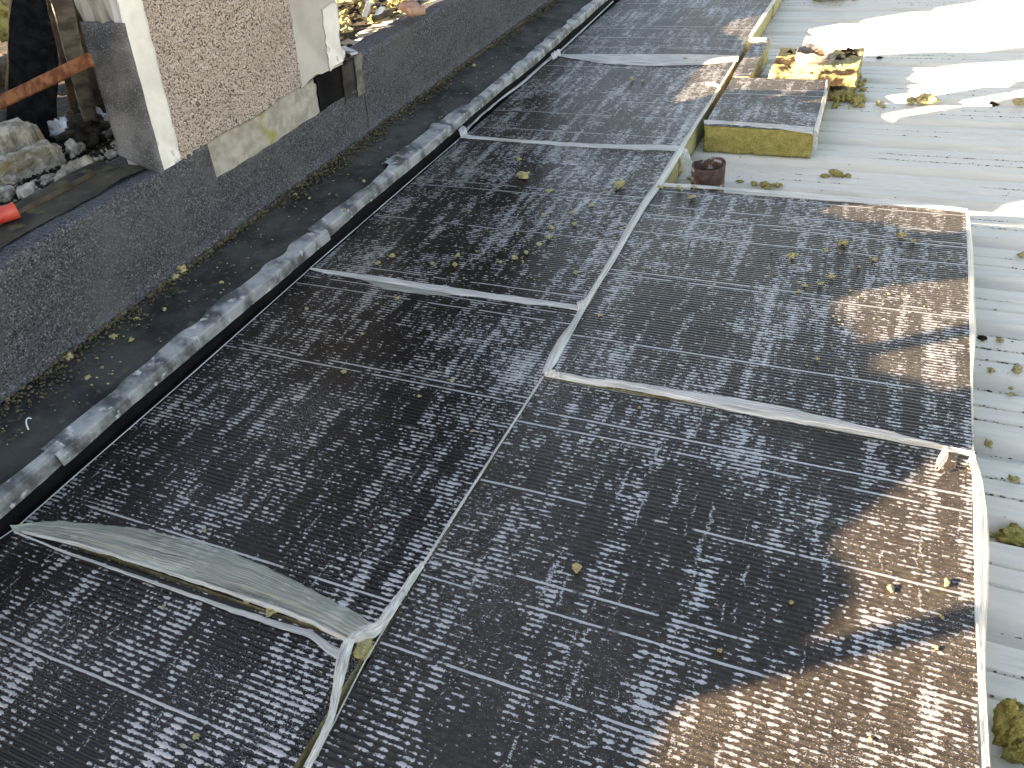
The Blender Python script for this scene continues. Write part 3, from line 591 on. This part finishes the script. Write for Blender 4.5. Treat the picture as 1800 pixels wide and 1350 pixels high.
# added wall, mostly out of view, shaped to shade the roof: outline in (v, z)
WU = -2.0
top = [(-4.0, 1.55), (-2.6, 1.62), (-2.0, 1.70), (-1.78, 1.73), (-1.67, 1.74), (-1.62, 1.80), (-1.59, 1.84), (-1.51, 1.87), (-1.43, 1.86), (-1.37, 1.84), (-1.33, 1.85), (-1.25, 1.89), (-1.17, 1.93),
       (-1.14, 2.10), (-1.10, 2.55), (-1.00, 2.62), (-.985, 2.1), (-.95, 1.94), (-.89, 1.93), (-.82, 1.89), (-.77, 1.86), (-.71, 1.86), (-.645, 1.845), (-.51, 1.82), (-.44, 1.80), (-.38, 1.80), (-.35, 1.83), (-.37, 1.90), (-.42, 2.0), (-.44, 2.7), (-.16, 2.7),
       (-.13, 1.97), (-.09, 1.93), (-.03, 1.89), (.07, 1.85), (.13, 1.80), (.20, 1.77), (.265, 1.75), (.27, 2.8), (.35, 3.3), (.8, 3.6), (1.25, 3.3), (1.31, 2.8), (1.325, 1.9), (1.33, 1.40), (1.40, 1.375), (1.46, 1.39), (1.56, 1.40), (1.67, 1.39), (1.79, 1.38), (1.97, 1.385), (2.20, 1.38), (2.36, 1.42), (2.55, 1.46), (2.75, 1.43), (2.83, 1.39), (2.95, 1.37), (3.12, 1.385), (3.14, 1.5), (3.15, 2.2), (3.17, 3.4), (3.3, 4.6), (3.9, 5.2), (5.6, 5.4), (7.0, 5.0), (9.0, 4.8)]  # tall far end added to keep sky reflection off the left boards
outline = [(-4.0, .30)] + top + [(9.0, .30)]
def clip_v(poly, a, b):                         # keep a <= v <= b (Sutherland-Hodgman)
    for lim, sg in ((a, 1), (b, -1)):
        out = []
        for p, q in zip(poly, poly[1:] + poly[:1]):
            ip, iq = sg * (p[0] - lim) >= 0, sg * (q[0] - lim) >= 0
            if ip: out.append(p)
            if ip != iq: t = (lim - p[0]) / (q[0] - p[0]); out.append((lim, p[1] + t * (q[1] - p[1])))
        poly = out
    return poly
def prism(poly, u0, u1):
    tri = geometry.tessellate_polygon([[Vector((p[0], p[1], 0)) for p in poly]]); n = len(poly)
    V = [(u0, p[0], p[1]) for p in poly] + [(u1, p[0], p[1]) for p in poly]; Fc = []
    for t in tri: Fc.append(list(t)); Fc.append([i + n for i in t][::-1])
    for a in range(n): b = (a + 1) % n; Fc.append([a, b, b + n, a + n])
    return np.array(V), Fc
rw = empty('shade_wall', (WU, 1., .3)); tag(rw, 'ragged dark wall added behind the rubble to shade the roof', 'wall')
HB = [(2.05, .48), (2.2, .46), (2.7, .49), (3.6, .47), (4.3, .49), (4.9, .48)]  # opening shaped to let sun through onto the yellow rubble
HT = [(4.9, 1.22), (4.2, 1.222), (3.3, 1.22), (2.5, 1.222), (2.2, 1.22), (2.05, 1.17)]
pieces = [clip_v(outline, -4.0, 2.05), clip_v(outline, 4.9, 9.0), [(2.05, .30)] + HB + [(4.9, .30)]]
up_ = clip_v(outline, 2.05, 4.9); up_ = [p for p in up_ if p[1] > .31]
while up_[0][0] != 2.05: up_ = up_[1:] + up_[:1]
pieces.append(up_ + HT)
for P_ in pieces:
    V, Fc = prism(P_, WU, WU - .05); mesh_obj('shade_wall_piece', V, Fc, MAT['ruin'], rw, smooth=False, loc=(WU, P_[0][0], .3))
for va, vb, wd in ((-1.627, -1.622, .03), (-.667, -.667, .03), (1.515, 1.505, .105)):  # added posts that cast the thin shadow bands
    V, Fc = bar((WU + .01, va, 1.2), (WU + .01, vb, 2.55), wd, .05, up=(1, 0, 0)); mesh_obj('shade_post', V, Fc, MAT['char'], rw, loc=(WU, va, 1.2))
V, Fc = bar((WU - .03, 2.56, 1.30), (WU - .03, 1.62, 2.40), .17, .06, up=(1, 0, 0)); mesh_obj('shade_beam', V, Fc, MAT['char'], rw, loc=(WU, 2.5, 1.3))  # added beam that casts the slanting shadow band

# ------------------------------------------------------------------ debris left of the pier
def thing(name, V, Fc, mat, label, cat, group=None, smooth=True, loc=None):
    V = np.asarray(V); l = loc or (float(V[:, 0].mean()), float(V[:, 1].mean()), float(V[:, 2].min()))
    return tag(mesh_obj(name, V, Fc, MAT[mat], smooth=smooth, loc=l), label, cat, group)
# broken concrete block, two ribs with a groove between
p0, p1 = pz(-30, 322, .42), pz(112, 268, .42); x = p1 - p0; x[2] = 0; Lb = np.linalg.norm(x); x /= Lb; y = np.array([-x[1], x[0], 0])
V, Fc = rough_box((0, 0, 0), (1, 1, 1), .045, 0, 1)
Vc = V.copy(); Vc[:, 0] = V[:, 0] * Lb; Vc[:, 1] = V[:, 1] * .21; hgt = .078 + .055 * (V[:, 1] > .5) - .05 * np.exp(-((V[:, 1] - .47) / .07) ** 2) - .02 * (V[:, 0] > .93)
Vc[:, 2] = V[:, 2] * hgt; Vc = Vc + .0055 * vec_noise(Vc * 34, 51, 4)
Vc = p0 + Vc[:, :1] * x + Vc[:, 1:2] * y + np.array([0, 0, 1]) * Vc[:, 2:]; Vc[:, 2] += -.035
thing('broken_concrete_block', Vc, Fc, 'concrete', 'big grooved lump of broken concrete on the rubble behind the upstand', 'concrete lump', smooth=False)
k = 0
for (px, py, s, lab, mat) in [(58, 343, .032, 'white crumbling mortar lump in front of the grooved concrete', 'mortar'), (6, 345, .026, 'small grey mortar lump beside the red pipe', 'mortar'), (88, 318, .018, 'fist-sized pale stone between mortar lumps', 'mortar'),
                              (135, 268, .030, 'round whitish rubble lump next to the grooved concrete', 'mortar'), (127, 292, .013, 'small smooth tan pebble in the rubble', 'concrete'), (198, 272, .017, 'small glassy grey stone by the slab of the wall stub', 'mortar'), (180, 290, .013, 'small dark grey stone in front of the wall stub', 'concrete'),
                              (95, 312, .016, 'small white stone beside the curved mortar strip', 'mortar'), (20, 318, .02, 'dark stone half under the grooved concrete', 'concrete')]:
    k += 1; V, Fc = lump(pz(px, py, .40) + np.array([0, 0, -.02]), (s * 1.15, s, s * .85), 400 + k, 3, .55, 1.9)
    thing('rubble_stone', V, Fc, mat, lab, 'stone')
# curved strip of mortar
c = [pz(x_, y_, .415) for x_, y_ in ((92, 332), (105, 318), (118, 308), (135, 299), (152, 293), (160, 292))]; parts = []
for i in range(28):
    t = i / 27 * 5; a = int(min(t, 4)); q = c[a] * (1 - (t - a)) + c[a + 1] * (t - a); s = .008 + .012 * math.sin(min(1, i / 18) * 1.7)
    parts.append(lump(q + np.array([0, 0, -.02]), (s, s, s * 1.3), 430 + i, 2, .25))
V, Fc = join(parts); thing('mortar_strip', V, Fc, 'concrete', 'curved tapering strip of tan mortar lying along the timber edge', 'mortar')
# rags and ash
for i, (px, py, s, lab, mat) in enumerate([(182, 228, (.040, .035, .05), 'crumpled white plastic rag against the grey end slab', 'cloth'), (118, 245, (.045, .03, .045), 'grey crumpled sheet behind the grooved concrete', 'cloth'), (155, 245, (.075, .06, .045), 'heap of grey ash between rag and concrete', 'soot'), (165, 215, (.06, .05, .03), 'flat pile of pale ash at the plank feet', 'cloth')]):
    V, Fc = lump(pz(px, py, .41) + np.array([0, 0, -.03]), s, 460 + i, 4, .55, 2.2); thing('crumpled_rag' if mat == 'cloth' else 'ash_heap', V, Fc, mat, lab, 'rag' if mat == 'cloth' else 'ash')
parts = []
for i in range(4500):
    u = -.57 - abs(rnd.gauss(0, .22)); v = rnd.uniform(.9, 2.4); s = rnd.uniform(.002, .008) * (1.7 if rnd.random() < .06 else 1)
    parts.append((V1 * np.array([s * rnd.uniform(.8, 1.5), s, s * .75]) * 1.0 + np.array([u, v, .385 + .016 * float(fbm(np.array([u * 5, v * 5, 0.]), 41, 2))]), F1))
for P_, mt, lab in ((parts[::3], 'concrete', 'pale gravel and mortar crumbs strewn behind the upstand'), (parts[1::3] + parts[2::3], 'soot', 'black cinders strewn behind the upstand')):
    V, Fc = join(P_); V = V + .002 * vec_noise(V * 150, 3, 1); tag(mesh_obj('gravel', V, Fc, MAT[mt], smooth=False), lab, 'gravel', kind='stuff')
# rusty batten edging the kerb top
V, Fc = bar(pz(-60, 424, .432), pz(165, 305, .432), .010, .014, amp=.002, freq=20, seed=3); thing('edge_batten', V, Fc, 'wood2', 'thin dark brown batten edging the top of the upstand', 'batten')
# red pipe
def rod(p, q, r, seg=20, wall=.004):
    p = np.array(p); q = np.array(q); x = (q - p) / np.linalg.norm(q - p); y = np.cross([0, 0, 1.], x); y /= np.linalg.norm(y); z = np.cross(x, y); V = []; Fc = []
    for (c_, rr) in ((p, r - wall), (p, r), (p * .5 + q * .5, r), (q, r), (q, r - wall), (p * .9 + q * .1, r - wall)):
        for k in range(seg): a = 2 * math.pi * k / seg; V.append(c_ + rr * (math.cos(a) * y + math.sin(a) * z))
    for i in range(5):
        for k in range(seg): Fc.append([i * seg + k, i * seg + (k + 1) % seg, (i + 1) * seg + (k + 1) % seg, (i + 1) * seg + k])
    return np.array(V), Fc
V, Fc = rod(pz(-70, 402, .455), pz(30, 369, .455), .0225); thing('red_pipe', V, Fc, 'red', 'short red plastic pipe end lying on the upstand', 'pipe')
# rusty flat bar
V, Fc = bar(pz(-70, 213, .64), pz(160, 104, .80), .034, .010, up=(.55, -.55, .4), amp=.001, freq=20, seed=5); thing('rusty_bar', V, Fc, 'rust', 'flat rusty steel bar leaning across the charred timbers', 'steel bar')
# charred beam
V, Fc = bar(pz(52, 262, .38), pz(70, -190, 1.12), .15, .12, up=(.8, -.6, 0), amp=.005, freq=14, seed=6, res=.02, nw=10)
V = V + .004 * (np.sin(V[:, 2:] * 150 + 2 * vnoise(V * 7, 3)[:, None]) > .6) * np.array([-.6, .5, 0]); thing('charred_beam', V, Fc, 'char', 'thick black charred beam standing behind the rusty bar', 'beam')
V, Fc = bar(pz(138, 225, .42), pz(76, -60, 1.02), .022, .03, up=(.8, -.6, 0), amp=.003, freq=20, seed=7); thing('timber_plank', V, Fc, 'wood2', 'thin weathered lath between the charred beam and the planks', 'plank', 'leaning timbers')
V, Fc = bar(pz(162, 222, .43), pz(92, -60, 1.06), .045, .03, up=(.8, -.6, 0), amp=.002, freq=20, seed=8); thing('timber_plank', V, Fc, 'wood', 'pale grey leaning plank beside the charred beam', 'plank', 'leaning timbers')
V, Fc = bar(pz(190, 226, .39), pz(124, -60, .96), .085, .025, up=(.8, -.6, 0), amp=.002, freq=20, seed=9); thing('timber_plank', V, Fc, 'wood2', 'dark brown board right behind the grey end slab', 'plank', 'leaning timbers')
V, Fc = bar(pz(200, 190, .42), pz(150, -60, .94), .03, .04, up=(.8, -.6, 0), amp=.002, freq=20, seed=10); thing('timber_plank', V, Fc, 'char', 'blackened batten tucked against the end slab', 'plank', 'leaning timbers')
V, Fc = bar(pz(-40, 118, .60), pz(42, 98, .64), .022, .03, up=(0, 0, 1), amp=.002, freq=20, seed=11); thing('timber_plank', V, Fc, 'wood', 'short grey stick under the yellow wool scrap', 'plank')
V, Fc = bar(pz(178, 40, .82), pz(215, 38, .84), .10, .16, up=(0, 0, 1), amp=.007, freq=16, seed=12, res=.02, nw=6); thing('cement_chunk', V, Fc, 'plinth', 'rough grey cement chunk behind the top of the end slab', 'cement lump')
for i, (px, py, z, s, lab) in enumerate([(22, 76, .62, (.04, .04, .035), 'bright yellow wool scrap caught beside the charred beam'), (8, 48, .66, (.05, .04, .04), 'pale yellow wool scrap above the grey stick'), (8, 20, .66, (.05, .045, .045), 'brownish wool clump at the back of the charred ruin'), (10, 160, .40, (.10, .08, .07), 'dark brown sooty wool clump below the grey stick')]):
    V, Fc = lump(pz(px, py, z), s, 480 + i, 3, .5, 2.); thing('wool_scrap', V, Fc, 'wool' if i < 2 else ('wood2' if i == 3 else 'wool_burnt'), lab, 'wool scrap')

# ------------------------------------------------------------------ sunlit wool rubble right of the pier
parts = []
for i in range(1300):
    v = rnd.uniform(2.85, 7.2); u = -.45 - abs(rnd.gauss(0, .42)); s = rnd.uniform(.006, .026)
    z = .37 + .10 * max(0, fbm(np.array([u * 3, v * 3, 0.]), 61, 3)) + .10 * min(1, (-.45 - u) * 2)
    L_ = lump((u - s, v, z - s * .3), (s * rnd.uniform(.8, 1.9), s, s * rnd.uniform(.5, 1.)), 600 + i, 2, .75, 2.3)
    parts.append(L_)
for P_, mt, lab in ((parts[::2], 'wool_burnt', 'heaped scorched wool and soot rubble past the wall stub'), (parts[1::2], 'wool_pale', 'heaped bright yellow wool scraps past the wall stub')):
    V, Fc = join(P_); V = V + .004 * vec_noise(V * 120, 5, 1); tag(mesh_obj('wool_rubble', V, Fc, MAT[mt], smooth=False), lab, 'rubble', kind='stuff')
parts = []
for i in range(900):
    v = rnd.uniform(2.85, 8.2); u = -.45 - abs(rnd.gauss(0, .35)); s = rnd.uniform(.004, .018)
    z = .40 + .10 * max(0, fbm(np.array([u * 3, v * 3, 0.]), 61, 3)) + .05 * min(1, (-.46 - u) * 2)
    parts.append((V1 * np.array([s * rnd.uniform(.8, 2.5), s, s * .7]) + np.array([u - s, v, z]), F1))
V, Fc = join(parts); tag(mesh_obj('soot_crumbs', V, Fc, MAT['soot'], smooth=False), 'dark soot and slate crumbs over the yellow wool rubble', 'debris', kind='stuff')
def stick(a, b, za, zb, wd, th, mat, lab, cat, name, seed):
    V, Fc = bar(pz(*a, za), pz(*b, zb), wd, th, amp=.003, freq=18, seed=seed, res=.015); return thing(name, V, Fc, mat, lab, cat)
stick((712, 8), (736, 22), .49, .47, .07, .03, 'brick', 'broken terracotta tile lying on the yellow rubble', 'tile', 'broken_tile', 71)
stick((640, 30), (648, 2), .50, .56, .022, .02, 'white', 'white wooden stick poking out of the yellow rubble', 'stick', 'wooden_stick', 72)
stick((662, 28), (674, 14), .50, .52, .02, .015, 'white', 'short white splinter on the yellow rubble', 'stick', 'wooden_stick', 73)
stick((655, 36), (688, 20), .49, .50, .02, .02, 'wood2', 'thin brown lath lying in the yellow rubble', 'stick', 'wooden_stick', 74)
stick((600, 84), (624, 94), .44, .44, .03, .01, 'cloth', 'flat grey sheet scrap at the foot of the wall stub', 'scrap', 'sheet_scrap', 75)
V, Fc = lump(pz(740, 8, .47), (.05, .04, .035), 512, 3, .4); thing('ash_lump', V, Fc, 'cloth', 'pale grey ash lump beside the broken tile', 'ash')
V, Fc = lump(pz(602, 106, .43), (.014, .012, .02), 513, 2, .4); thing('paint_flake', V, Fc, 'white', 'small white flake fallen at the corner of the wall stub', 'flake')

# ------------------------------------------------------------------ tufts of wool
def tufts(L, zf, label, cat, group, mat='wool_pale', sub=3, name='wool_tuft', flat=.7):
    for i, (px, py, s) in enumerate(L):
        p = pz(px, py, zf); m = s * (np.linalg.norm(p - C) / F) * .40
        V, Fc = lump(p + np.array([0, 0, -.0005]), (m * rnd.uniform(1., 1.35), m * rnd.uniform(.8, 1.1), m * flat), int(px * 7 + py), sub, .62, 1.7)
        V = V + m * .2 * vec_noise(V / m * 2.6, int(px), 2); V[:, 2] = np.maximum(V[:, 2], zf - .001)
        big_ = s == max(q[2] for q in L) and i == [q[2] for q in L].index(s)
        thing(name, V, Fc, mat, ('largest ' + label) if big_ else label, cat, group)
tufts([(920, 313, 20), (1088, 330, 20), (965, 338, 10), (1040, 363, 10), (955, 380, 8), (1010, 395, 9), (1005, 375, 8), (665, 465, 9), (690, 452, 9), (800, 468, 10), (805, 451, 9), (905, 455, 11), (925, 446, 8), (948, 432, 9), (965, 420, 9), (970, 402, 8), (1012, 481, 9), (880, 462, 7), (760, 465, 7), (912, 282, 9)],
      .001, 'yellow wool tuft on the tuft-strewn board beside the upstand', 'wool tuft', 'tufts on the third board')
tufts([(1480, 431, 17), (1452, 441, 9), (1393, 455, 16), (1536, 457, 10), (1585, 417, 13), (1462, 489, 10), (1442, 500, 9), (1415, 503, 9), (1404, 514, 8), (1055, 557, 9), (1436, 632, 7), (1216, 349, 10), (1605, 425, 8), (1510, 470, 6)],
      .001, 'yellow wool tuft on the board in front of the rusty stub', 'wool tuft', 'tufts on the outer board')
tufts([(605, 655, 8), (540, 545, 8), (360, 933, 8), (830, 758, 6), (795, 671, 8), (737, 698, 7), (637, 588, 6), (700, 525, 7)], .001, 'small pale tuft on the board under the folded-back film sheet', 'wool tuft', 'tufts on the second board')
tufts([(1013, 1002, 17), (1664, 1025, 12), (1565, 1036, 10), (1265, 1144, 8), (1390, 1060, 7), (1123, 718, 6), (1058, 774, 6), (1655, 1085, 8), (1647, 1140, 7), (1530, 1300, 6)], .001, 'small tuft on the board with film hanging down its outer edge', 'wool tuft', 'tufts on the near outer board')
tufts([(345, 1296, 11), (320, 1311, 6), (288, 1067, 6), (481, 1077, 20), (434, 1060, 11), (640, 1157, 7)], .002, 'yellow wool scrap on the board in front of the peeled film', 'wool tuft', 'tufts on the nearest board')
tufts([(1160, 331, 9), (1195, 332, 9), (1220, 331, 8)], .004, 'yellow wool crumb on the film strip before the rusty stub', 'wool tuft', 'crumbs on the film strip')
tufts([(1205, 105, 6), (1223, 108, 5), (1110, 141, 7), (1130, 143, 5)], .004, 'tiny tuft on the boards near the wide film seam', 'wool tuft', 'tufts at the wide seam')
tufts([(200, 595, 12), (125, 632, 18), (155, 666, 9), (232, 600, 8), (322, 480, 19), (310, 492, 14), (240, 562, 8), (206, 567, 9), (290, 545, 7), (390, 498, 7), (519, 345, 8), (545, 350, 6), (137, 608, 9), (180, 647, 6), (833, 118, 8), (862, 30, 7), (848, 90, 6), (910, 40, 6), (700, 275, 6), (640, 320, 7), (606, 370, 6)],
      .084, 'yellow wool scrap lying on the dark ledge', 'wool tuft', 'wool scraps on the ledge')
tufts([(1737, 783, 14), (1781, 845, 13), (1741, 654, 11), (1788, 652, 15), (1795, 453, 13), (1776, 684, 8), (1777, 695, 8), (1757, 600, 10), (1625, 184, 26), (1600, 183, 16), (1500, 173, 14), (1503, 181, 16), (1790, 187, 15), (1545, 185, 10), (1470, 1, 34), (1440, 1, 22), (1502, 1, 12), (1213, 316, 9)],
      -T - .003, 'olive wool tuft lying on the pale steel deck', 'wool tuft', 'tufts on the deck')
tufts([(1470, 309, 22), (1450, 311, 14), (1490, 311, 12), (1345, 326, 18), (1365, 328, 16), (1325, 325, 14), (1350, 332, 16), (1300, 320, 10)], -T - .003, 'flat brownish wool litter on the deck behind the long boards', 'wool litter', 'wool litter behind the boards', mat='wool', flat=.35)
tufts([(1727, 596, 14), (1545, 103, 9), (1746, 184, 16)], -T - .003, 'dark burnt flake lying on the pale deck', 'flake', 'burnt flakes on the deck', mat='wool_char', flat=.3)
for i, (px, py, s, lab) in enumerate([(1785, 952, (.045, .022, .016), 'long olive wool wad in a deck groove beside the hanging film'), (1756, 1300, (.020, .028, .05), 'upright olive wool chunk standing on the deck'), (1784, 1332, (.024, .020, .024), 'olive wool chunk leaning by the upright one')]):
    V, Fc = lump(pz(px, py, -T - .03) + np.array([.0, 0, -.004]), s, 520 + i, 4, .45, 2., rz=0.1); V = V + .0045 * vec_noise(V * 110, 6, 2); V[:, 2] = np.maximum(V[:, 2], -T - .036); thing('wool_chunk', V, Fc, 'wool', lab, 'wool chunk')
V, Fc = lump(pz(652, 1140, -.01) + np.array([-.008, 0, -.012]), (.016, .032, .018), 530, 4, .4, 2., rz=.2); thing('wool_chunk', V, Fc, 'wool_pale', 'pale wool wad squeezed out of the joint by the twisted film', 'wool chunk')
# bright crumbs
parts = []
for i in range(420):
    a = rnd.random(); s = rnd.uniform(.0012, .0030)
    if a < .45: u, v, z = rnd.uniform(-.30, -.09), rnd.uniform(.6, 4.5), .086
    elif a < .8: u, v, z = rnd.gauss(.75, .25), rnd.gauss(2.35, .28), .002
    else: u, v, z = rnd.gauss(1.7, .2), rnd.gauss(2.2, .25), .002
    if z < .01 and not (.03 < u < .97 and 1.9 < v < 3.1 or 1.05 < u < 2.0 and 1.56 < v < 2.74): continue
    parts.append((V1 * np.array([s * rnd.uniform(1, 2.2), s, s * .7]) + np.array([u, v, z]), F1))
V, Fc = join(parts); tag(mesh_obj('wool_crumbs', V, Fc, MAT['wool_pale']), 'fine yellow wool crumbs over boards and ledge', 'debris', kind='stuff')
# curled white fibre on the ledge
c = [pz(50, 755, .092), pz(46, 745, .094), pz(46, 738, .096), pz(50, 734, .096), pz(55, 736, .094)]
V, Fc = join([bar(c[i], c[i + 1], .0035, .002, nw=1) for i in range(4)]); thing('white_curl', V, Fc, 'white', 'thin curled white plastic shaving on the dark ledge', 'shaving')
